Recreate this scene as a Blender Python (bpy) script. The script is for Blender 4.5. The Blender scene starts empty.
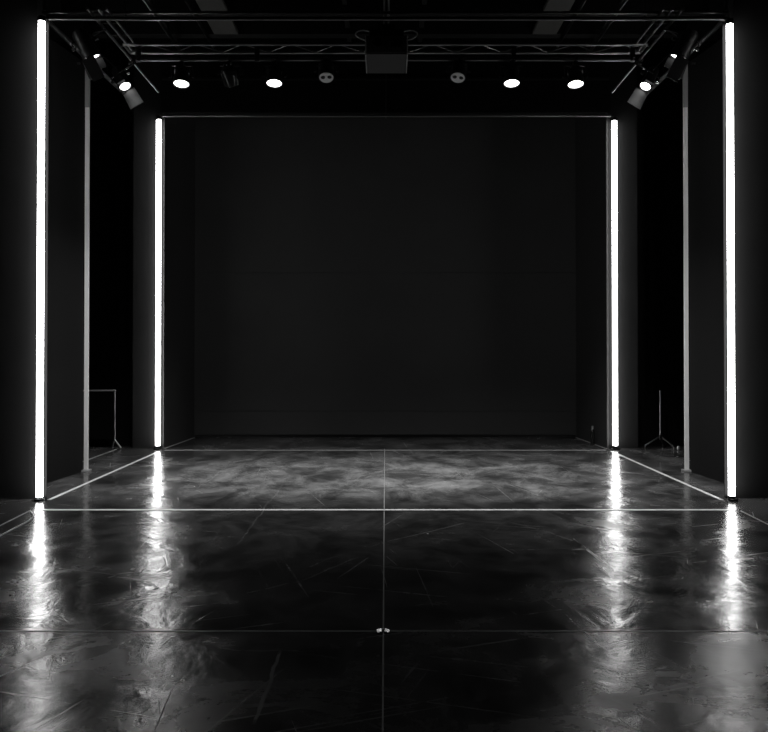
import bpy, bmesh, math, random
from mathutils import Vector, Matrix
random.seed(4)
PI = math.pi
scene = bpy.context.scene
COL = scene.collection

# ------------------------------------------------------------------ camera
EYE = 1.5
F = 768.0
PITCH = math.radians(0.58)
cam_d = bpy.data.cameras.new('camera')
cam_d.sensor_width = 36.0
cam_d.lens = 36.0
cam_d.shift_x = -1.3 / 768
cam_d.shift_y = -(366 - 332.2) / 768
cam_d.clip_start = 0.05
cam_d.clip_end = 100
cam = bpy.data.objects.new('camera', cam_d)
COL.objects.link(cam)
cam.location = (0, 0, EYE)
cam.rotation_euler = (PI / 2 + PITCH, 0, 0)
scene.camera = cam


def P(px, py, d):
    """the point of the place seen at pixel (px, py), d metres into the room"""
    u = (px - 385.3) / F
    v = -(py - 332.2) / F
    c, s = math.cos(PITCH), math.sin(PITCH)
    dy = c - v * s
    dz = s + v * c
    k = d / dy
    return Vector((u * k, d, EYE + dz * k))


# ------------------------------------------------------------------ materials
def mat(name, col=(0.02, 0.02, 0.02), rough=0.5, metal=0.0, spec=0.5, noise=0.0, nscale=8.0, bump=0.0):
    m = bpy.data.materials.new(name)
    m.use_nodes = True
    nt = m.node_tree
    b = nt.nodes['Principled BSDF']
    b.inputs['Base Color'].default_value = (*col, 1)
    b.inputs['Roughness'].default_value = rough
    b.inputs['Metallic'].default_value = metal
    b.inputs['Specular IOR Level'].default_value = spec
    if noise or bump:
        tc = nt.nodes.new('ShaderNodeTexCoord')
        nz = nt.nodes.new('ShaderNodeTexNoise')
        nz.inputs['Scale'].default_value = nscale
        nz.inputs['Detail'].default_value = 6
        nt.links.new(tc.outputs['Object'], nz.inputs['Vector'])
        if noise:
            mx = nt.nodes.new('ShaderNodeMix')
            mx.data_type = 'RGBA'
            mx.inputs[6].default_value = (*[c * (1 - noise) for c in col], 1)
            mx.inputs[7].default_value = (*[min(1, c * (1 + noise)) for c in col], 1)
            nt.links.new(nz.outputs['Fac'], mx.inputs[0])
            nt.links.new(mx.outputs[2], b.inputs['Base Color'])
            mr = nt.nodes.new('ShaderNodeMapRange')
            mr.inputs['To Min'].default_value = max(0.02, rough - 0.08)
            mr.inputs['To Max'].default_value = min(1, rough + 0.08)
            nt.links.new(nz.outputs['Fac'], mr.inputs['Value'])
            nt.links.new(mr.outputs[0], b.inputs['Roughness'])
        if bump:
            bp = nt.nodes.new('ShaderNodeBump')
            bp.inputs['Strength'].default_value = bump
            bp.inputs['Distance'].default_value = 0.01
            nt.links.new(nz.outputs['Fac'], bp.inputs['Height'])
            nt.links.new(bp.outputs['Normal'], b.inputs['Normal'])
    return m


def glow(name, strength, col=(1, 1, 1)):
    m = bpy.data.materials.new(name)
    m.use_nodes = True
    b = m.node_tree.nodes['Principled BSDF']
    b.inputs['Base Color'].default_value = (0.8, 0.8, 0.8, 1)
    b.inputs['Emission Color'].default_value = (*col, 1)
    b.inputs['Emission Strength'].default_value = strength
    return m


TUBE_L = 14.0
M = {
    'wall': mat('black wall paint', (0.011, 0.011, 0.011), 0.75, 0, 0.12, 0.25, 3.0, 0.05),
    'backwall': mat('black backdrop panel', (0.048, 0.048, 0.048), 0.8, 0, 0.15, 0.2, 1.3, 0.04),
    'wing': mat('black wing flat', (0.013, 0.013, 0.013), 0.8, 0, 0.1, 0.2, 3.0),
    'drape': mat('black wing masking', (0.006, 0.006, 0.006), 0.9, 0, 0.1, 0.2, 4),
    'ceiling': mat('black ceiling', (0.004, 0.004, 0.004), 0.9, 0, 0.1, 0.2, 4),
    'panel': mat('grey ceiling panel', (0.07, 0.07, 0.066), 0.8, 0, 0.2, 0.15, 5),
    'joist': mat('dark joist', (0.007, 0.007, 0.007), 0.7, 0, 0.3, 0.2, 6),
    'pipe': mat('dark steel pipe', (0.16, 0.16, 0.16), 0.30, 1.0),
    'truss': mat('grey truss alloy', (0.24, 0.24, 0.24), 0.32, 1.0),
    'black': mat('black powder coat', (0.005, 0.005, 0.005), 0.42, 0, 0.22, 0.2, 15),
    'blackgloss': mat('black gloss enamel', (0.01, 0.01, 0.01), 0.22, 0, 0.5, 0.2, 15),
    'bolt': mat('bright zinc bolt', (0.8, 0.8, 0.8), 0.2, 1.0, 0.5, 0.1, 30),
    'polished': mat('polished steel tab', (0.85, 0.85, 0.85), 0.13, 1.0),
    'flap': mat('grey flap paint', (0.018, 0.018, 0.018), 0.55, 0, 0.4, 0.1, 10),
    'alloy': mat('brushed alloy housing', (0.42, 0.42, 0.42), 0.4, 0.6, 0.5, 0.1, 20),
    'dullmetal': mat('dull painted steel', (0.05, 0.05, 0.05), 0.5, 0, 0.3, 0.1, 15),
    'fin': mat('dark grey reflector fin', (0.006, 0.006, 0.006), 0.7, 0, 0.06),
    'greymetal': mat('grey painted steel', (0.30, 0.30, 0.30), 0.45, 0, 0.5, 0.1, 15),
    'postwhite': mat('white post paint', (0.85, 0.85, 0.84), 0.45, 0, 0.5, 0.04, 6),
    'tape': mat('white floor tape', (0.75, 0.75, 0.75), 0.4, 0, 0.5, 0.15, 14),
    'tapegrey': mat('scuffed grey floor tape', (0.32, 0.32, 0.32), 0.4, 0, 0.5, 0.3, 10),
    'seam': mat('dark floor joint strip', (0.10, 0.10, 0.10), 0.3, 0.0, 0.5, 0.3, 10),
    'cable': mat('black rubber cable', (0.03, 0.03, 0.03), 0.4, 0, 0.5, 0.1, 10),
    'greycable': mat('pale cable sheath', (0.4, 0.4, 0.4), 0.4, 0, 0.5, 0.1, 10),
    'reflector': mat('pale reflector dish', (0.8, 0.8, 0.8), 0.45, 0.0, 0.5, 0.05, 20),
    'socket': mat('dark lamp socket', (0.01, 0.01, 0.01), 0.5, 0, 0.4, 0.1, 20),
    'unit': mat('charcoal unit casing', (0.05, 0.05, 0.05), 0.5, 0, 0.5, 0.1, 12),
    'underside': mat('grey unit underside', (0.055, 0.055, 0.055), 0.55, 0, 0.4, 0.08, 12),
    'tube': glow('lit white diffuser', TUBE_L),
    'lens': glow('lit lamp lens', 6.0),
}


def floor_material():
    m = bpy.data.materials.new('scuffed black gloss floor')
    m.use_nodes = True
    nt = m.node_tree
    N, L = nt.nodes, nt.links
    b = N['Principled BSDF']
    tc = N.new('ShaderNodeTexCoord')
    obj = tc.outputs['Object']

    def math_(op, a, c=None, clamp=False):
        n = N.new('ShaderNodeMath')
        n.operation = op
        n.use_clamp = clamp
        for i, v in enumerate((a, c)):
            if v is None:
                continue
            if isinstance(v, (int, float)):
                n.inputs[i].default_value = v
            else:
                L.new(v, n.inputs[i])
        return n.outputs[0]

    def mapping(rot=0, scale=(1, 1, 1), loc=(0, 0, 0), src=None):
        n = N.new('ShaderNodeMapping')
        n.inputs['Rotation'].default_value = (0, 0, rot)
        n.inputs['Scale'].default_value = scale
        n.inputs['Location'].default_value = loc
        L.new(src or obj, n.inputs['Vector'])
        return n.outputs[0]

    def noise(vec, scale, detail=5, rough=0.55, dist=0.0):
        n = N.new('ShaderNodeTexNoise')
        n.inputs['Scale'].default_value = scale
        n.inputs['Detail'].default_value = detail
        n.inputs['Roughness'].default_value = rough
        n.inputs['Distortion'].default_value = dist
        L.new(vec, n.inputs['Vector'])
        return n.outputs['Fac']

    def ramp(v, lo, hi, a=0.0, c=1.0):
        n = N.new('ShaderNodeMapRange')
        n.interpolation_type = 'SMOOTHSTEP'
        n.inputs['From Min'].default_value = lo
        n.inputs['From Max'].default_value = hi
        n.inputs['To Min'].default_value = a
        n.inputs['To Max'].default_value = c
        L.new(v, n.inputs['Value'])
        return n.outputs[0]

    sep = N.new('ShaderNodeSeparateXYZ')
    L.new(obj, sep.inputs[0])
    X, Y = sep.outputs[0], sep.outputs[1]

    smudge = ramp(noise(mapping(0.3, (1, 1.3, 1)), 1.6, 8, 0.62, 0.8), 0.38, 0.70)
    cloud = ramp(noise(mapping(0.5, (1.0, 0.8, 1)), 2.2, 9, 0.72, 0.45), 0.34, 0.78)
    # long fine scratches in several directions
    scr = None
    for k, (r, s1, lo) in enumerate(((1.25, 0.28, 0.68), (-1.2, 0.25, 0.68), (1.48, 0.22, 0.685), (0.3, 0.22, 0.655), (-0.35, 0.2, 0.66))):
        v = noise(mapping(0, (s1, 18, 1), (k * 3.1, k * 7.7, 0), mapping(r)), 1.7, 3, 0.5, 0.15)
        v = ramp(v, lo, lo + 0.05)
        scr = v if scr is None else math_('MAXIMUM', scr, v)
    scr = math_('MULTIPLY', scr, ramp(noise(mapping(0.9), 1.1, 3), 0.42, 0.62))
    # long single scuffs, each where the floor carries it
    segs = [((283, 645), (250, 731), 0.012, 0.7), ((227, 466), (196, 490), 0.010, 0.35), ((285, 482), (234, 547), 0.011, 0.35),
            ((290, 585), (362, 556), 0.010, 0.5), ((300, 570), (350, 552), 0.008, 0.4), ((556, 608), (602, 646), 0.008, 0.35),
            ((384, 542), (470, 522), 0.012, 0.5), ((390, 650), (540, 670), 0.010, 0.3), ((500, 550), (590, 548), 0.008, 0.3),
            ((232, 596), (300, 580), 0.008, 0.35), ((440, 615), (490, 630), 0.008, 0.3), ((505, 520), (640, 560), 0.012, 0.35),
            ((60, 590), (130, 572), 0.009, 0.4), ((650, 690), (745, 668), 0.008, 0.35), ((210, 648), (330, 652), 0.008, 0.3)]
    wob = noise(mapping(0.0), 2.2, 3)
    for (a, c, w, amt) in segs:
        pa = P(a[0], a[1], 1); pa = P(a[0], a[1], 1.0 * EYE / (EYE - pa.z))
        pc = P(c[0], c[1], 1); pc = P(c[0], c[1], 1.0 * EYE / (EYE - pc.z))
        d = Vector((pc.x - pa.x, pc.y - pa.y)); ln = d.length; d.normalize()
        # along / across distances with a slight wander
        ax = math_('ADD', math_('MULTIPLY', math_('SUBTRACT', X, pa.x), d.x), math_('MULTIPLY', math_('SUBTRACT', Y, pa.y), d.y))
        cx = math_('ADD', math_('MULTIPLY', math_('SUBTRACT', X, pa.x), -d.y), math_('MULTIPLY', math_('SUBTRACT', Y, pa.y), d.x))
        cx = math_('ADD', cx, math_('MULTIPLY', math_('SUBTRACT', wob, 0.5), 0.10))
        cross = ramp(math_('ABSOLUTE', cx), w * 0.4, w, amt, 0.0)
        along = ramp(math_('ABSOLUTE', math_('SUBTRACT', ax, ln / 2)), ln / 2 - 0.12, ln / 2, 1.0, 0.0)
        scr = math_('MAXIMUM', scr, math_('MULTIPLY', cross, along))
    # pale specks of dust
    vo = N.new('ShaderNodeTexVoronoi')
    vo.inputs['Scale'].default_value = 2.6
    vo.inputs['Randomness'].default_value = 1.0
    L.new(obj, vo.inputs['Vector'])
    speck = ramp(vo.outputs['Distance'], 0.018, 0.028, 1.0, 0.0)
    sc = N.new('ShaderNodeSeparateColor')
    L.new(vo.outputs['Color'], sc.inputs[0])
    speck = math_('MULTIPLY', speck, math_('GREATER_THAN', sc.outputs[0], 0.72))
    # scuffed stage area, with the spotlight pool painted in as a paler base colour
    worn_pool = math_('MULTIPLY', math_('MULTIPLY', ramp(Y, 6.85, 7.9), ramp(Y, 8.9, 10.6, 1.0, 0.12)), ramp(math_('ABSOLUTE', X), 1.6, 3.2, 1.0, 0.25))
    dust_pool = math_('MULTIPLY', math_('ADD', cloud, 0.12), math_('ADD', math_('MULTIPLY', worn_pool, 0.32), 0.055))
    v = math_('ADD', math_('MULTIPLY', smudge, 0.012), 0.006)
    v = math_('ADD', v, dust_pool)
    v = math_('ADD', v, math_('MULTIPLY', scr, 0.09))
    v = math_('ADD', v, math_('MULTIPLY', speck, 0.6))
    comb = N.new('ShaderNodeCombineColor')
    for i in range(3):
        L.new(v, comb.inputs[i])
    L.new(comb.outputs[0], b.inputs['Base Color'])
    r = math_('ADD', math_('MULTIPLY', smudge, 0.12), 0.15)
    r = math_('ADD', r, math_('MULTIPLY', scr, 0.12))
    r = math_('ADD', r, math_('MULTIPLY', cloud, 0.07))
    # the sheet nearest the viewer is duller than the one behind its joint
    r = math_('ADD', r, ramp(Y, 3.965, 3.975, 0.028, 0.0))
    L.new(r, b.inputs['Roughness'])
    b.inputs['Specular IOR Level'].default_value = 0.45
    b.inputs['Specular Tint'].default_value = (1.0, 0.96, 0.945, 1)
    bh = math_('ADD', math_('MULTIPLY', noise(mapping(0.2, (1, 1, 1)), 2.4, 4, 0.5, 0.6), 1.0), math_('MULTIPLY', scr, 0.03))
    bp = N.new('ShaderNodeBump')
    bp.inputs['Strength'].default_value = 0.36
    bp.inputs['Distance'].default_value = 0.03
    L.new(bh, bp.inputs['Height'])
    L.new(bp.outputs['Normal'], b.inputs['Normal'])
    return m


M['floor'] = floor_material()


# ------------------------------------------------------------------ helpers
def obj(name, bm, m, parent=None, smooth=False, bevel=0.0):
    me = bpy.data.meshes.new(name)
    bmesh.ops.recalc_face_normals(bm, faces=bm.faces)
    bm.to_mesh(me)
    bm.free()
    me.materials.append(M[m] if isinstance(m, str) else m)
    if smooth:
        for p in me.polygons:
            p.use_smooth = True
        me.set_sharp_from_angle(angle=math.radians(40))
    o = bpy.data.objects.new(name, me)
    COL.objects.link(o)
    if parent:
        o.parent = parent
    if bevel:
        md = o.modifiers.new('bevel', 'BEVEL')
        md.width = bevel
        md.segments = 2
    return o


def thing(name, label, cat, loc=(0, 0, 0), group=None):
    o = bpy.data.objects.new(name, None)
    o.empty_display_size = 0.1
    COL.objects.link(o)
    o.location = loc
    return tag(o, label, cat, group)


def tag(o, label, cat, group=None):
    o['label'] = label
    o['category'] = cat
    if group:
        o['group'] = group
    return o


def struct(name, bm, m, **k):
    o = obj(name, bm, m, **k)
    o['kind'] = 'structure'
    return o


def box(bm, c, s, mtx=None):
    vs = []
    for x in (-.5, .5):
        for y in (-.5, .5):
            for z in (-.5, .5):
                p = Vector((c[0] + x * s[0], c[1] + y * s[1], c[2] + z * s[2]))
                vs.append(bm.verts.new(mtx @ p if mtx else p))
    for f in ((0, 1, 3, 2), (4, 6, 7, 5), (0, 4, 5, 1), (2, 3, 7, 6), (0, 2, 6, 4), (1, 5, 7, 3)):
        bm.faces.new([vs[i] for i in f])
    return bm


def BM():
    return bmesh.new()


def frame(d):
    d = Vector(d).normalized()
    a = Vector((0, 0, 1)) if abs(d.z) < 0.9 else Vector((0, 1, 0))
    u = d.cross(a).normalized()
    return u, d.cross(u).normalized()


def rod(bm, a, c, r, n=12, r2=None):
    a, c = Vector(a), Vector(c)
    u, v = frame(c - a)
    r2 = r if r2 is None else r2
    A = [bm.verts.new(a + (u * math.cos(2 * PI * i / n) + v * math.sin(2 * PI * i / n)) * r) for i in range(n)]
    B = [bm.verts.new(c + (u * math.cos(2 * PI * i / n) + v * math.sin(2 * PI * i / n)) * r2) for i in range(n)]
    for i in range(n):
        bm.faces.new((A[i], A[(i + 1) % n], B[(i + 1) % n], B[i]))
    bm.faces.new(A[::-1])
    bm.faces.new(B)
    return bm


def sweep(bm, pts, r, n=8, closed=False):
    pts = [Vector(p) for p in pts]
    rings = []
    up = None
    for i, p in enumerate(pts):
        if closed:
            t = pts[(i + 1) % len(pts)] - pts[i - 1]
        else:
            t = pts[min(i + 1, len(pts) - 1)] - pts[max(i - 1, 0)]
        t.normalize()
        if up is None:
            u, v = frame(t)
        else:
            u = (up - t * up.dot(t)).normalized()
            v = t.cross(u)
        up = u
        rings.append([bm.verts.new(p + (u * math.cos(2 * PI * k / n) + v * math.sin(2 * PI * k / n)) * r) for k in range(n)])
    m = len(rings)
    for i in range(m if closed else m - 1):
        A, B = rings[i], rings[(i + 1) % m]
        for k in range(n):
            bm.faces.new((A[k], A[(k + 1) % n], B[(k + 1) % n], B[k]))
    if not closed:
        bm.faces.new(rings[0][::-1])
        bm.faces.new(rings[-1])
    return bm


def lathe(bm, prof, mtx, n=28):
    """prof: (radius, height) pairs round local z, closed at both ends"""
    rings = []
    for (r, h) in prof:
        if r < 1e-5:
            rings.append([bm.verts.new(mtx @ Vector((0, 0, h)))])
        else:
            rings.append([bm.verts.new(mtx @ Vector((r * math.cos(2 * PI * i / n), r * math.sin(2 * PI * i / n), h))) for i in range(n)])
    for A, B in zip(rings, rings[1:]):
        for i in range(n):
            j = (i + 1) % n
            if len(A) == 1 and len(B) == 1:
                continue
            if len(A) == 1:
                bm.faces.new((A[0], B[j], B[i]))
            elif len(B) == 1:
                bm.faces.new((A[i], A[j], B[0]))
            else:
                bm.faces.new((A[i], A[j], B[j], B[i]))
    return bm


def bez(pts, n=14):
    """smooth curve through the points (Catmull-Rom)"""
    pts = [Vector(p) for p in pts]
    q = [pts[0]] + pts + [pts[-1]]
    out = []
    for i in range(1, len(q) - 2):
        for k in range(n):
            t = k / n
            a, b_, c, d = q[i - 1], q[i], q[i + 1], q[i + 2]
            out.append(0.5 * ((2 * b_) + (c - a) * t + (2 * a - 5 * b_ + 4 * c - d) * t * t + (3 * b_ - a - 3 * c + d) * t ** 3))
    out.append(pts[-1])
    return out


# ------------------------------------------------------------------ the room
D_FRONT, D_POST, D_REAR, D_BACK = 7.2, 8.8, 10.57, 11.88
CEIL = 5.75
struct('floor', box(BM(), (0, 4.5, -0.05), (12, 17, 0.1)), 'floor')
struct('ceiling', box(BM(), (0, 4.5, CEIL + 0.05), (12, 17, 0.1)), 'ceiling')
# the far wall of the stage, three boarded panels with hairline joints
bm = BM()
for z0, z1 in ((0, 0.40), (0.404, 2.535), (2.539, CEIL)):
    box(bm, (0, D_BACK + 0.1, (z0 + z1) / 2), (6.6, 0.2, z1 - z0))
struct('wall_back', bm, 'backwall')
struct('baseboard_back', box(BM(), (0, D_BACK - 0.01, 0.02), (5.86, 0.02, 0.04)), 'black')


def slab(x0, y0, x1, y1, z0, z1, th):
    """an upright panel between two floor points, its thickness to the left of the run"""
    d = Vector((x1 - x0, y1 - y0, 0)).normalized()
    n = Vector((-d.y, d.x, 0)) * th
    bm = BM()
    a, c = Vector((x0, y0, 0)), Vector((x1, y1, 0))
    vs = []
    for z in (z0, z1):
        for p in (a, c, c + n, a + n):
            vs.append(bm.verts.new((p.x, p.y, z)))
    for f in ((3, 2, 1, 0), (4, 5, 6, 7), (0, 1, 5, 4), (1, 2, 6, 5), (2, 3, 7, 6), (3, 0, 4, 7)):
        bm.faces.new([vs[i] for i in f])
    return bm


for s, side in ((-1, 'left'), (1, 'right')):
    def S(x0, y0, x1, y1, th, z0=0, z1=CEIL):
        return slab(x0 * s, y0, x1 * s, y1, z0, z1, th * s)
    # outer wall, the front masking wall beside the front tube, the raking wall up to the pale post
    struct('wall_%s' % side, box(BM(), (5.6 * s, 4.5, CEIL / 2), (0.2, 17, CEIL)), 'wall')
    struct('wall_%s_front' % side, box(BM(), ((3.32 + 5.5) / 2 * s, D_FRONT + 0.15, CEIL / 2), (5.5 - 3.32, 0.12, CEIL)), 'wall')
    struct('wall_%s_wing' % side, S(3.475 if s > 0 else 3.449, D_POST - 0.03, 3.62, D_FRONT + 0.21, 0.06, 0, 4.68), 'wing')
    # rear masking wall that carries the back tube, and its return to the back wall
    struct('wall_%s_rear' % side, box(BM(), ((3.10 + 3.50) / 2 * s, D_REAR + 0.13, CEIL / 2), (0.40, 0.10, CEIL)), 'wall')
    struct('wall_%s_return' % side, S(3.07, D_REAR + 0.08, 2.95, D_BACK, -0.06), 'backwall')
    struct('wall_%s_masking' % side, box(BM(), ((3.50 + 5.5) / 2 * s, D_REAR + 0.37, CEIL / 2), (2.0, 0.10, CEIL)), 'drape')
struct('wall_header', box(BM(), (0, D_REAR + 0.10, (4.66 + CEIL) / 2), (6.24, 0.08, CEIL - 4.66)), 'drape')
struct('trim_1', box(BM(), (0, D_REAR + 0.045, 5.12), (6.2, 0.03, 0.03)), 'joist')
struct('wall_front', box(BM(), (0, -3.9, CEIL / 2), (12, 0.2, CEIL)), 'wall')

# ceiling joists and cross beams
n = 2
for x in (-0.50, 0.48, -2.9, 2.9):
    struct('trim_%d' % n, box(BM(), (x, 9.6, CEIL - 0.06), (0.06, 4.4, 0.12)), 'joist'); n += 1
for y in (8.55, 9.50, 10.20):
    struct('trim_%d' % n, box(BM(), (0, y, CEIL - 0.10), (8.0, 0.14, 0.20)), 'joist'); n += 1

# pale ceiling panels between the beams
for s, side in ((-1, 'left'), (1, 'right')):
    for (d0, d1, where) in ((8.68, 9.40, 'nearer'), (9.60, 10.10, 'farther')):
        o = obj('ceiling_panel', box(BM(), (2.10 * s, (d0 + d1) / 2, CEIL - 0.19), (0.32, d1 - d0, 0.05)), 'panel', bevel=0.006)
        tag(o, '%s of two grey ceiling panels above the %s spotlights' % (where, side), 'ceiling panel', 'grey panels between the ceiling beams')
        for y in (d0 + 0.08, d1 - 0.08):
            obj('hanger', rod(BM(), (2.10 * s, y, CEIL - 0.17), (2.10 * s, y, CEIL), 0.006, 8), 'black', o)
    o = obj('conduit', rod(BM(), (s * 2.36, 7.6, 5.52), (s * 2.36, 10.5, 5.52), 0.018), 'pipe', smooth=True)
    for y in (8.0, 9.1, 10.3):
        obj('hanger', rod(BM(), (s * 2.36, y, 5.52), (s * 2.36, y, CEIL), 0.006, 8), 'black', o)
    tag(o, 'thin conduit along the inner ceiling on the %s, next to grey panels' % side, 'pipe', 'ceiling conduits')

# ------------------------------------------------------------------ floor joints, tape and cables
struct('trim_20', box(BM(), (0, 3.97, 0.001), (10.8, 0.010, 0.002)), 'tapegrey')
struct('trim_21', box(BM(), (-0.01, 6.0, 0.0018), (0.007, 9.2, 0.0036)), 'tapegrey')


def tape(x0, y0, x1, y1, w, m, label, h=0.002):
    d = Vector((x1 - x0, y1 - y0, 0)).normalized()
    nrm = Vector((-d.y, d.x, 0)) * w / 2
    a, c = Vector((x0, y0, 0)), Vector((x1, y1, 0))
    bm = BM()
    vs = [bm.verts.new((p.x, p.y, z)) for z in (0.0004, h) for p in (a - nrm, c - nrm, c + nrm, a + nrm)]
    for f in ((3, 2, 1, 0), (4, 5, 6, 7), (0, 1, 5, 4), (1, 2, 6, 5), (2, 3, 7, 6), (3, 0, 4, 7)):
        bm.faces.new([vs[i] for i in f])
    return tag(obj('floor_tape', bm, m), label, 'tape', 'tape lines on the black floor')


tape(-3.04, 6.79, 3.04, 6.79, 0.045, 'tape', 'long white tape line across the floor joining the two front light tubes', 0.003)
tape(-3.0, 10.46, 3.0, 10.46, 0.05, 'tapegrey', 'faint grey tape line across the floor joining the two rear light tubes', 0.003)
for s, side in ((-1, 'left'), (1, 'right')):
    tape(3.155 * s, 7.22, 3.045 * s, 10.36, 0.038, 'tape', 'white tape line on the floor from front to rear light tube, %s side' % side)
    tape(3.12 * s, 6.76, 3.08 * s, 4.2, 0.015, 'tapegrey', 'thin tape line running toward the viewer from the %s front light tube' % side)
tape(-3.73, 9.45, -3.69, 10.55, 0.03, 'tapegrey', 'short tape line in the dark left wing beside the floor stand')
tape(3.05, 10.62, 2.93, 11.8, 0.03, 'tapegrey', 'short tape line behind the rear right light tube, reaching back wall')
tape(-3.05, 10.62, -2.93, 11.8, 0.03, 'tapegrey', 'short tape line behind the rear left light tube, reaching back wall')
o = obj('floor_cable', sweep(BM(), bez([(-2.98, 4.3, 0.006), (-2.93, 5.2, 0.006), (-2.94, 6.0, 0.006), (-2.96, 6.45, 0.006), (-3.1, 6.72, 0.008)]), 0.006), 'greycable', smooth=True)
tag(o, 'thin cable on the floor curving away from the front left light tube', 'cable')

# small metal catch where the joints cross
t = thing('floor_catch', 'tiny bright metal catch at the crossing of the floor joints', 'floor catch', (-0.012, 3.962, 0))
for sx, m_ in ((-1, 'bolt'), (1, 'bolt')):
    tilt = Matrix.Translation((sx * 0.020, 0, 0.0075)) @ Vector((0, 0, 1)).rotation_difference(Vector((sx * 0.18, -0.235, 0.955))).to_matrix().to_4x4()
    obj('tab', box(BM(), (0, 0, 0), (0.026, 0.026, 0.003), tilt), 'polished', t, bevel=0.0008)
obj('plate', box(BM(), (0, 0, 0.0036), (0.075, 0.03, 0.002)), 'seam', t)


# ------------------------------------------------------------------ light tubes
def light_tube(top, bot, w, label):
    """an upright round LED tube: white diffuser all round, a slim dark reflector fin on its inner side, end caps and a floor foot"""
    x, d = bot.x, bot.y
    t = thing('light_tube', label, 'light tube', (x, d, 0), 'upright lit light tubes')
    z0, z1 = bot.z, top.z
    r = w / 2
    lean = top.x - bot.x
    obj('diffuser', rod(BM(), (0, 0, z0), (lean, 0, z1), r, 16), 'tube', t, smooth=True)
    for q in ((-1,) if x > 0 else (1,)):
        bm = BM()
        pts = [(q * (r + 0.002), 0.026), (q * (r + 0.030), 0.016), (q * (r + 0.030), 0.021), (q * (r + 0.002), 0.031)]
        A = [bm.verts.new((p[0], p[1], z0 - 0.03)) for p in pts]
        B = [bm.verts.new((p[0] + lean, p[1], z1 + 0.03)) for p in pts]
        for i in range(4):
            bm.faces.new((A[i], A[(i + 1) % 4], B[(i + 1) % 4], B[i]))
        bm.faces.new(A[::-1]); bm.faces.new(B)
        obj('reflector_fin', bm, 'fin', t)
    obj('end_cap', rod(BM(), (lean, 0, z1), (lean, 0, z1 + 0.045), r * 1.12, 18), 'black', t, smooth=True)
    obj('end_cap', rod(BM(), (0, 0, z0 - 0.045), (0, 0, z0), r * 1.12, 18), 'black', t, smooth=True)
    f = obj('floor_foot', box(BM(), (0, 0.0, max(0.01, (z0 - 0.044) / 2)), (w * 1.1, 0.11, max(0.02, z0 - 0.044))), 'black', t, bevel=0.004)
    for sx in (-1, 1):
        obj('bolt', rod(BM(), (sx * w * 0.75, -0.02, 0), (sx * w * 0.75, -0.02, 0.022), 0.011, 10), 'bolt', f)
    return t


def onto(px, d, py0, py1):
    a = P(px[0], py0, d); c = P(px[1], py1, d)
    return Vector((c.x, d, a.z)), Vector((c.x, d, c.z))


light_tube(*onto((41.6, 39.5), D_FRONT, 21.5, 497), 0.060, 'tall glowing white light tube at the front left of the stage')
light_tube(*onto((729.5, 731.8), D_FRONT, 24.5, 495.5), 0.060, 'tall glowing white light tube at the front right of the stage')
light_tube(*onto((158.5, 157.8), D_REAR, 120, 445.5), 0.066, 'glowing white light tube at the rear left, beside the back wall')
light_tube(*onto((614, 615.3), D_REAR, 121, 445.5), 0.066, 'glowing white light tube at the rear right, beside the back wall')

# pale posts on the edges of the raking walls
for s, side in ((-1, 'left'), (1, 'right')):
    x = 3.448 if s > 0 else -3.422
    t = thing('edge_post', 'pale grey unlit post standing between the two %s light tubes' % side, 'post', (x, D_POST, 0), 'pale posts in the wings')
    obj('post', box(BM(), (0, 0, 2.33), (0.048, 0.024, 4.62)), 'postwhite', t, bevel=0.003)
    obj('top_fade', box(BM(), (0, 0, 4.42), (0.052, 0.028, 0.50)), 'greymetal', t, bevel=0.003)  # darker box added; puts the shading at the post's top into its colour
    obj('foot_plate', box(BM(), (0, -0.01, 0.010), (0.10, 0.10, 0.02)), 'tapegrey', t, bevel=0.003)

# ------------------------------------------------------------------ overhead pipes and trusses
zf = P(385, 18.8, D_FRONT + 0.06).z
zf2 = P(385, 12.6, D_FRONT + 0.06).z


def pipe(a, c, r, label, m='pipe', name='steel_pipe', group='overhead steel pipes'):
    t = obj(name, rod(BM(), a, c, r, 14), m, smooth=True)
    return tag(t, label, 'pipe', group)


pipe((-3.26, D_FRONT + 0.06, zf), (3.26, D_FRONT + 0.06, zf), 0.018, 'lower of two steel pipes spanning above the front light tubes')
pipe((-3.26, D_FRONT + 0.06, zf2), (3.26, D_FRONT + 0.06, zf2), 0.013, 'upper of two steel pipes spanning above the front light tubes')
zr = P(385, 115.5, D_REAR).z
pipe((-3.12, D_REAR + 0.02, zr), (3.12, D_REAR + 0.02, zr), 0.017, 'thin pipe joining the tops of the two rear light tubes')
for s, side in ((-1, 'left'), (1, 'right')):
    pipe((3.56 * s, 5.6, 4.86), (3.56 * s, 10.5, 4.86), 0.026, 'steel pipe running deep above the %s raking wall' % side, 'dullmetal')
    pipe((2.78 * s, 7.6, 5.42), (2.78 * s, 10.4, 5.42), 0.020, 'high pipe running deep beneath the ceiling, %s side' % side)
    for q, (hx, hz) in enumerate(((3.56, 4.86), (2.78, 5.42))):
        for y in (8.0, 9.8):
            par = [o for o in bpy.data.objects if o.name.startswith('steel_pipe')][-2 + q]
            obj('hanger', rod(BM(), (hx * s, y, hz), (hx * s, y, CEIL), 0.006, 8), 'black', par)
    a = P(52 if s < 0 else 718, 63, 8.62)
    c = P(80 if s < 0 else 692, 63.5, 8.62)
    pipe(a, c, 0.012, 'short thin rail meeting the top of the %s pale post' % side)
    o = obj('hanging_rod', rod(BM(), (3.235 * s, D_FRONT + 0.06, zf2 + 0.02), (3.235 * s, D_FRONT + 0.06, CEIL), 0.010, 10), 'pipe', smooth=True)
    tag(o, 'thin rod holding up the front pipes above the %s front light tube' % side, 'rod', 'rods holding up the rig')

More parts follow.
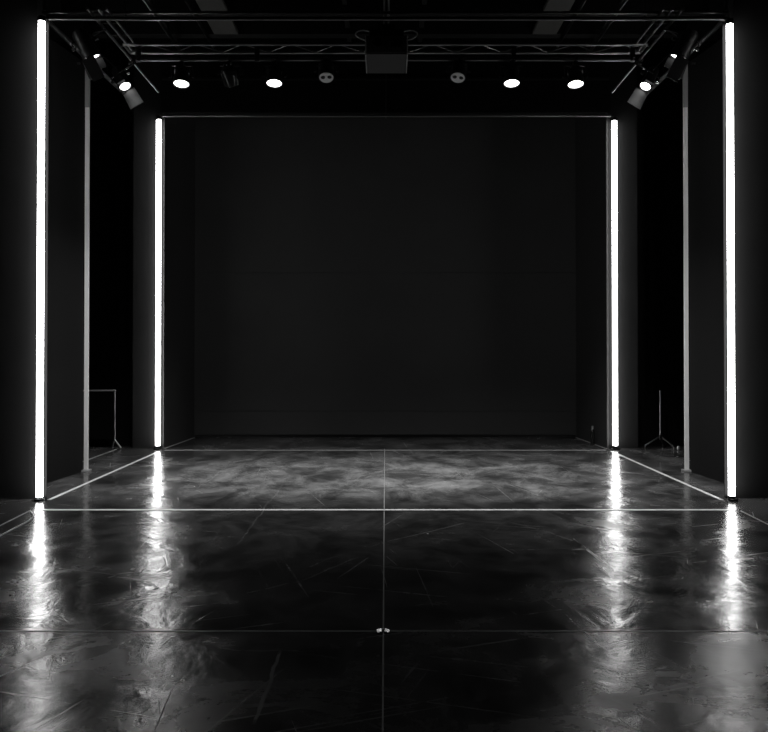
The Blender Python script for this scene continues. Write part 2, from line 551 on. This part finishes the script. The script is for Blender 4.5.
# rear ladder truss
ZC = P(385, 48.3, 8.05).z
t = thing('lighting_truss', 'long grey ladder truss crossing above the stage over the spotlights', 'truss', (0, 8.05, ZC))
p1, p2 = P(385, 44.1, 7.95), P(385, 52.4, 8.15)
XH = 2.72
for p, r in ((p1, 0.019), (p2, 0.019)):
    obj('chord', rod(BM(), (-XH, p.y - 8.05, p.z - ZC), (XH, p.y - 8.05, p.z - ZC), r, 14), 'truss', t, smooth=True)
bm = BM()
k = 22
for i in range(k):
    xa, xb = -XH + 2 * XH * i / k, -XH + 2 * XH * (i + 1) / k
    A = Vector((xa, p1.y - 8.05, p1.z - ZC)); B = Vector((xa, p2.y - 8.05, p2.z - ZC))
    A2 = Vector((xb, A.y, A.z)); B2 = Vector((xb, B.y, B.z))
    rod(bm, A if i % 2 else B, B2 if i % 2 else A2, 0.006, 8)
obj('lacing', bm, 'truss', t, smooth=True)
for s in (-1, 1):
    obj('end_bar', rod(BM(), (s * XH, p1.y - 8.05, p1.z - ZC), (s * XH, p2.y - 8.05, p2.z - ZC), 0.016, 12), 'truss', t, smooth=True)
for s, side in ((-1, 'left'), (1, 'right')):
    o = obj('hanging_rod', rod(BM(), (s * (XH - 0.02), p1.y, p1.z), (s * (XH - 0.02), p1.y, CEIL), 0.008, 10), 'pipe', smooth=True)
    tag(o, 'thin rod holding up the %s end of the ladder truss' % side, 'rod', 'rods holding up the rig')

# pipe beneath the truss that carries the spotlights
PB = P(385, 59.6, 8.05)
t = thing('lighting_bar', 'steel bar slung beneath the ladder truss, carrying the row of spotlights', 'pipe', (0, 8.05, PB.z))
obj('bar', rod(BM(), (-2.62, 0, 0), (2.62, 0, 0), 0.018, 14), 'pipe', t, smooth=True)
for x in (-2.6, -1.35, 1.35, 2.6):
    c = obj('coupler', box(BM(), (x, 0.0, 0.05), (0.05, 0.05, 0.14)), 'black', t, bevel=0.006)
    obj('bolt', rod(BM(), (x, -0.045, 0.0), (x, -0.02, 0.0), 0.014, 8), 'bolt', c)

# side ladder trusses running into the depth
for s, side in ((-1, 'left'), (1, 'right')):
    t = thing('side_truss', '%s side ladder truss running into the depth between front pipe and rear wall' % side, 'truss', (2.72 * s, 7.2, zf), 'side trusses')
    for dx, ye, rr in ((0.05 * s, 2.30, 0.014), (-0.05 * s, 1.0, 0.016), (-0.13 * s, 0.9, 0.010)):
        obj('chord', rod(BM(), (dx, -0.1, 0.03), (dx + 0.02 * s * ye, ye, 0.03), rr, 12), 'pipe', t, smooth=True)
    for i in range(4):
        y = -0.05 + i * 0.29
        obj('rung', rod(BM(), (-0.13 * s, y, 0.03), (0.05 * s, y, 0.03), 0.007, 8), 'pipe', t, smooth=True)


# ------------------------------------------------------------------ spotlights
def axes(n_):
    n_ = Vector(n_).normalized()
    far = Vector((0, 1, 0)) - n_ * n_.y
    far.normalize()
    side = n_.cross(far)
    # local z -> -n (rear), local y -> far, local x -> side
    m = Matrix((side, far, -n_)).transposed().to_4x4()
    return m, n_, far, side


def spot_lamp(parent, loc, n_, power, angle, blend, name='lamp_beam'):
    ld = bpy.data.lights.new(name, 'SPOT')
    ld.energy = power
    ld.spot_size = math.radians(angle)
    ld.spot_blend = blend
    ld.shadow_soft_size = 0.07
    lo = bpy.data.objects.new(name, ld)
    COL.objects.link(lo)
    lo.parent = parent
    lo.location = loc
    lo.rotation_euler = Vector(n_).to_track_quat('-Z', 'Y').to_euler()
    return lo


def hang_gear(t, R, yz, ww):
    """clamp on the pipe and the U-shaped yoke; origin at the pipe centre"""
    bm = BM()
    sweep(bm, [(0, R * math.cos(a), R * math.sin(a)) for a in [2 * PI * i / 14 for i in range(14)]], 0.010, 8, True)
    box(bm, (0, 0, -R - 0.02), (0.045, 0.045, 0.04))
    c = obj('clamp', bm, 'black', t, smooth=True)
    obj('bolt', rod(BM(), (0.0, -R - 0.035, -0.006), (0.0, -R - 0.005, -0.006), 0.012, 6), 'bolt', c)
    top = -R - 0.045
    bm = BM()
    box(bm, (0, 0, top), (ww, 0.035, 0.008))
    for sx in (-1, 1):
        box(bm, (sx * ww / 2, 0, (top + yz) / 2 - 0.005), (0.008, 0.035, abs(yz - top) + 0.01))
    y = obj('yoke', bm, 'black', t, bevel=0.002)
    for sx in (-1, 1):
        obj('knob', rod(BM(), (sx * ww / 2, 0, yz), (sx * (ww / 2 + 0.022), 0, yz), 0.014, 12), 'black', y, smooth=True)


def round_spot(px, py, n_, lit, label, power=0, r=0.084):
    x = (px - 385.3) * 8.05 / F
    t = thing('spotlight', label, 'spotlight', (x, 8.05, PB.z), 'spotlights on the bar beneath the truss')
    m, nv, far, side = axes(n_)
    zl = P(px, py, 8.05).z - PB.z
    yz = zl + 0.085
    c = Vector((0, 0, yz))
    hang_gear(t, 0.022, yz, 2 * r + 0.05)
    T = Matrix.Translation(c) @ m
    bm = BM()
    lathe(bm, [(0, 0.095), (0.05, 0.092), (0.066, 0.075), (0.07, 0.03), (r * 0.86, 0.0), (r, -0.03), (r * 1.02, -0.092), (r * 0.93, -0.092), (r * 0.90, -0.06), (0, -0.06)], T)
    obj('head', bm, 'black', t, smooth=True)
    bm = BM()
    for hh in (0.045, 0.06, 0.075):
        lathe(bm, [(0.06, hh - 0.004), (0.082, hh - 0.004), (0.082, hh + 0.004), (0.06, hh + 0.004)], T, 24)
    obj('cooling_fins', bm, 'black', t, smooth=True)
    if lit:
        bm = BM()
        lathe(bm, [(r * 0.92, -0.075), (r * 0.92, -0.082), (r * 0.6, -0.094), (0, -0.098)], T)
        obj('lens', bm, 'lens', t, smooth=True)
        spot_lamp(t, c + nv * 0.125, (0, 0.10, -1), power, 92, 0.9)
    else:
        bm = BM()
        lathe(bm, [(r * 0.9, -0.07), (r * 0.92, -0.090), (r * 0.85, -0.098), (0, -0.086)], T)
        f = obj('reflector_face', bm, 'reflector', t, smooth=True)
        for sx in (-1, 1):
            bm = BM()
            lathe(bm, [(r * 0.26, -0.088), (r * 0.27, -0.097), (r * 0.2, -0.101), (0, -0.099)], T @ Matrix.Translation((sx * r * 0.42, -0.008, 0)), 18)
            obj('lamp_socket', bm, 'socket', f, smooth=True)
    return t


LIT = [(181, 84.5, 'lit round spotlight, leftmost on the bar beneath the truss'),
       (274, 84, 'lit round spotlight between two dark ones, left half of the bar'),
       (512, 84, 'lit round spotlight on the bar right of the unlit two-socket one'),
       (576, 85, 'lit round spotlight, rightmost on the bar beneath the truss')]
for px, py, lb in LIT:
    round_spot(px, py, (0.02 if px < 385 else -0.02, -0.24, -1), True, lb, 260)
round_spot(326, 79, (0.05, -0.45, -1), False, 'unlit spotlight with two dark sockets, left of the hanging box', r=0.082)
round_spot(459, 79, (-0.15, -0.42, -1), False, 'unlit spotlight with two dark sockets, right of the hanging box', r=0.082)

# the dark unlit head turned away on the left
x = (229 - 385.3) * 8.05 / F
t = thing('spotlight', 'fully dark spotlight facing away, between two lit ones on the left', 'spotlight', (x, 8.05, PB.z), 'spotlights on the bar beneath the truss')
hang_gear(t, 0.022, -0.15, 0.225)
m, nv, far, side = axes((0.1, 0.75, -0.7))
T = Matrix.Translation((0, 0, -0.165)) @ m
bm = BM()
lathe(bm, [(0, 0.105), (0.045, 0.10), (0.075, 0.075), (0.088, 0.03), (0.09, -0.09), (0.082, -0.09), (0.08, -0.06), (0, -0.06)], T)
obj('head', bm, 'blackgloss', t, smooth=True)
bm = BM()
lathe(bm, [(0.079, -0.062), (0.07, -0.072), (0, -0.08)], T)
obj('lens', bm, 'socket', t, smooth=True)
for sx in (-0.03, 0.035):
    obj('plug', rod(BM(), T @ Vector((sx, 0.03, 0.09)), T @ Vector((sx, 0.03, 0.116)), 0.011, 10), 'bolt', t, smooth=True)


def barn_spot(s, pipe_pt, lens_px, d, n_, r, near_flap, label, power):
    """a barn-door lamp hung on a side truss and swung toward the stage"""
    px, py = lens_px
    if s > 0:
        px = 770.6 - px
    L0 = P(px, py, d)
    O = Vector((pipe_pt[0] * s * -1, pipe_pt[1], pipe_pt[2]))
    t = thing('barn_door_spotlight', label, 'spotlight', O, 'barn door lamps on the side trusses')
    n_ = Vector((n_[0] * -s, n_[1], n_[2]))
    m, nv, far, side = axes(n_)
    lens_c = L0 - O
    body_c = lens_c - nv * 0.13
    T = Matrix.Translation(lens_c) @ m
    bm = BM()
    lathe(bm, [(0, 0.27), (r * 0.7, 0.265), (r * 0.95, 0.235), (r * 1.0, 0.12), (r * 1.12, 0.05), (r * 1.12, -0.012), (r * 1.0, -0.012), (r * 1.0, 0.012), (0, 0.012)], T)
    obj('head', bm, 'black', t, smooth=True)
    bm = BM()
    lathe(bm, [(r * 0.96, 0.010), (r * 0.9, -0.004), (0, -0.014)], T)
    obj('lens', bm, 'lens', t, smooth=True)
    bm = BM()
    lathe(bm, [(r * 1.0, -0.010), (r * 1.22, -0.010), (r * 1.22, 0.0), (r * 1.0, 0.0)], T, 24)
    obj('lens_ring', bm, 'blackgloss', t, smooth=True)

    def flap(dirv, across, w0, w1, ln, splay, m_, off=0.0):
        h = lens_c + dirv * (r * 1.14) + nv * 0.012 + across * off
        e = (nv + dirv * splay).normalized() * ln
        th = dirv * 0.004
        bm = BM()
        vs = []
        for q in (0, 1):
            o_ = th * (q - 0.5)
            for p in (h - across * w0, h + across * w0, h + e + across * w1, h + e - across * w1):
                vs.append(bm.verts.new(p + o_))
        for f_ in ((3, 2, 1, 0), (4, 5, 6, 7), (0, 1, 5, 4), (1, 2, 6, 5), (2, 3, 7, 6), (3, 0, 4, 7)):
            bm.faces.new([vs[i] for i in f_])
        return obj('barn_door_flap', bm, m_, t)
    inner = side if side.x * -s > 0 else -side
    if near_flap:
        flap(far, inner, r * 0.9, r * 0.9, 0.10, 0.05, 'black')
        flap(-far, inner, r * 0.80, r * 0.75, 0.215, 0.02, 'black', -r * 0.30)
        flap(inner, far, r * 0.75, r * 0.2, 0.20, 0.36, 'flap')
        flap(-inner, far, r * 0.9, r * 1.0, 0.17, 0.10, 'black')
    else:
        flap(far, side, r * 1.2, r * 1.35, 0.23, 0.06, 'flap')
        flap(-far, side, r * 0.8, r * 0.7, 0.06, 3.0, 'black')
    # clamp, hanging stem, yoke
    R = 0.024
    bm = BM()
    sweep(bm, [(R * math.cos(a), 0, R * math.sin(a)) for a in [2 * PI * i / 14 for i in range(14)]], 0.011, 8, True)
    box(bm, (0, 0, -R - 0.015), (0.05, 0.05, 0.035))
    c = obj('clamp', bm, 'black', t, smooth=True)
    obj('bolt', rod(BM(), (0.012, -0.05, -R), (0.012, -0.02, -R), 0.013, 6), 'bolt', c)
    ya = side * (r * 1.12 + 0.02)
    top = Vector((0, 0, -R - 0.04))
    pv = body_c
    bm = BM()
    mid = top * 0.55 + pv * 0.45 - nv * 0.10
    for q in (-1, 1):
        sweep(bm, bez([top, top + ya * q * 0.8 + (pv - top) * 0.15, pv + ya * q - nv * 0.06, pv + ya * q], 8), 0.009, 8)
    y = obj('yoke', bm, 'blackgloss', t, smooth=True)
    for q in (-1, 1):
        obj('knob', rod(BM(), pv + ya * q * 0.92, pv + ya * q * 1.28, 0.016, 12), 'bolt' if q > 0 else 'black', y, smooth=True)
    spot_lamp(t, lens_c + nv * 0.04, nv, power, 70, 0.8)
    return t


for s, side_ in ((-1, 'left'), (1, 'right')):
    barn_spot(s, (-2.80, 7.50, zf + 0.04), (92, 57), 7.48, (0.42, 0.24, -0.88), 0.080, True,
              'nearer barn door lamp on the %s side truss, seen nearly edge on' % side_, 5)
    barn_spot(s, (-2.80, 8.42, zf + 0.04), (125, 86), 8.50, (0.48, -0.30, -0.80), 0.062, False,
              'farther barn door lamp on the %s side truss, with a grey lit flap' % side_, 5)

# ------------------------------------------------------------------ the box hung in the middle
near = P(386.5, 54, 7.38)
w = 41 / F * 7.38
zb = near.z
t = thing('projector', 'black box-shaped projector hung at the centre in front of the truss', 'projector', (near.x, 7.65, zb))
DB = 0.54
bm = box(BM(), (0, 0, 0.095), (w, DB, 0.17))
obj('casing', bm, 'unit', t, bevel=0.008)
obj('underside_panel', box(BM(), (0, 0, 0.005), (w * 0.97, DB * 0.98, 0.012)), 'underside', t)
for s in (-1, 1):
    obj('side_bracket', box(BM(), (s * (w / 2 + 0.006), 0, 0.09), (0.010, DB * 0.96, 0.19)), 'greymetal', t, bevel=0.003)
    bm = BM()
    cx = s * 0.17
    pts = [(cx, -0.1, 0.285), (cx + s * 0.06, -0.1, 0.298), (cx + s * 0.115, -0.1, 0.286), (cx + s * 0.135, -0.1, 0.255), (cx + s * 0.10, -0.1, 0.222), (cx + s * 0.03, -0.1, 0.198)]
    obj('cable_loop', sweep(bm, bez(pts, 8), 0.007), 'greycable', t, smooth=True)
bm = BM()
lathe(bm, [(0.045, 0.0), (0.05, 0.03), (0.042, 0.035), (0.04, 0.012), (0, 0.012)], Matrix.Translation((-0.09, -DB / 2, 0.10)) @ Matrix.Rotation(PI / 2, 4, 'X'))
obj('lens_barrel', bm, 'blackgloss', t, smooth=True)
obj('vent', box(BM(), (0.10, -DB / 2 - 0.003, 0.10), (0.11, 0.008, 0.07)), 'black', t, bevel=0.002)
bm = BM()
box(bm, (0, 0, 0.20), (0.34, 0.30, 0.07))
box(bm, (0, -0.1, 0.26), (0.34, 0.08, 0.08))
box(bm, (0, 0, 0.31), (0.18, 0.16, 0.12))
obj('mount', bm, 'black', t, bevel=0.006)
for i, (bx, bz) in enumerate(((-0.06, 0.33), (0.0, 0.31), (0.055, 0.315), (-0.03, 0.27), (0.085, 0.30))):
    obj('bolt', rod(BM(), (bx, -0.095, bz), (bx, -0.075, bz), 0.008, 8), 'bolt', t)
for s in (-1, 1):
    obj('hanging_tube', rod(BM(), (s * 0.022, 0, 0.34), (s * 0.022, 0, CEIL - zb), 0.009, 10), 'greymetal', t, smooth=True)

# thin cable below the header
a, c = P(386, 76, D_REAR + 0.03), P(386, 118, D_REAR + 0.03)
t = thing('pull_cord', 'thin cord hanging in the middle before the black header', 'cord', (a.x, a.y, c.z))
obj('cord', rod(BM(), (0, 0, 0.02), (0, 0, a.z - c.z + 0.02), 0.006, 8), 'cable', t, smooth=True)
obj('weight', lathe(BM(), [(0, 0), (0.013, 0.004), (0.015, 0.03), (0.006, 0.045), (0, 0.045)], Matrix.Identity(4), 14), 'pipe', t, smooth=True)

# ------------------------------------------------------------------ things in the wings
t = thing('floor_stand', 'thin frame stand with a top crossbar on the floor of the left wing', 'stand', (-3.78, 10.62, 0), 'thin stands in the wings')
tp = 0.80
obj('upright', rod(BM(), (0.04, 0, 0.10), (0.04, 0, tp), 0.014, 10), 'pipe', t, smooth=True)
obj('crossbar', rod(BM(), (0.055, 0, tp), (-0.60, 0, tp), 0.012, 10), 'greymetal', t, smooth=True)
obj('upright', rod(BM(), (-0.58, 0, 0.10), (-0.58, 0, tp), 0.017, 10), 'truss', t, smooth=True)
for x0 in (0.04, -0.58):
    for ex, ey in ((0.10, -0.03), (-0.06, 0.09)):
        obj('leg', rod(BM(), (x0, 0, 0.13), (x0 + ex, ey, 0.012), 0.011, 10), 'greymetal', t, smooth=True)
obj('screen_cloth', box(BM(), (-0.27, 0.01, 0.46), (0.60, 0.008, 0.66)), 'drape', t)

t = thing('floor_stand', 'thin tripod stand with bent legs on the floor of the right wing', 'stand', (3.80, 10.62, 0), 'thin stands in the wings')
obj('upright', rod(BM(), (0, 0, 0.12), (0, 0, 0.80), 0.013, 10), 'pipe', t, smooth=True)
obj('collar', rod(BM(), (0, 0, 0.14), (0, 0, 0.19), 0.022, 12), 'black', t, smooth=True)
for q in (math.radians(190), math.radians(310), math.radians(70)):
    e = Vector((math.cos(q), math.sin(q) * 0.6, 0)) * 0.22
    obj('leg', sweep(BM(), [(0, 0, 0.17), (e.x, e.y, 0.05), (e.x * 1.03, e.y * 1.03, 0.0)], 0.011, 8), 'pipe', t, smooth=True)

t = thing('canister', 'small slim dark canister on the floor near the rear right light tube', 'canister', (2.965, 11.0, 0))
obj('body', lathe(BM(), [(0, 0), (0.028, 0), (0.03, 0.02), (0.028, 0.20), (0.012, 0.225), (0, 0.225)], Matrix.Identity(4), 18), 'blackgloss', t, smooth=True)
obj('cap', lathe(BM(), [(0.010, 0.222), (0.014, 0.226), (0.014, 0.27), (0, 0.272)], Matrix.Identity(4), 14), 'alloy', t, smooth=True)
t = thing('cable_plug', 'tiny pale plug on the floor beside the right wing stand', 'plug', (4.02, 10.55, 0))
obj('body', lathe(BM(), [(0, 0), (0.022, 0), (0.024, 0.02), (0.012, 0.045), (0, 0.047)], Matrix.Identity(4), 14), 'alloy', t, smooth=True)
obj('flex', sweep(BM(), bez([(0.02, 0, 0.006), (0.12, 0.05, 0.006), (0.3, 0.02, 0.006)], 8), 0.005), 'cable', t, smooth=True)

# ------------------------------------------------------------------ world and exposure
wd = bpy.data.worlds.new('dark hall')
scene.world = wd
wd.use_nodes = True
wd.node_tree.nodes['Background'].inputs['Color'].default_value = (0, 0, 0, 1)
wd.node_tree.nodes['Background'].inputs['Strength'].default_value = 0
vs = scene.view_settings
vs.view_transform = 'Standard'
vs.look = 'None'
vs.gamma = 1
vs.exposure = 0
vs.use_curve_mapping = False
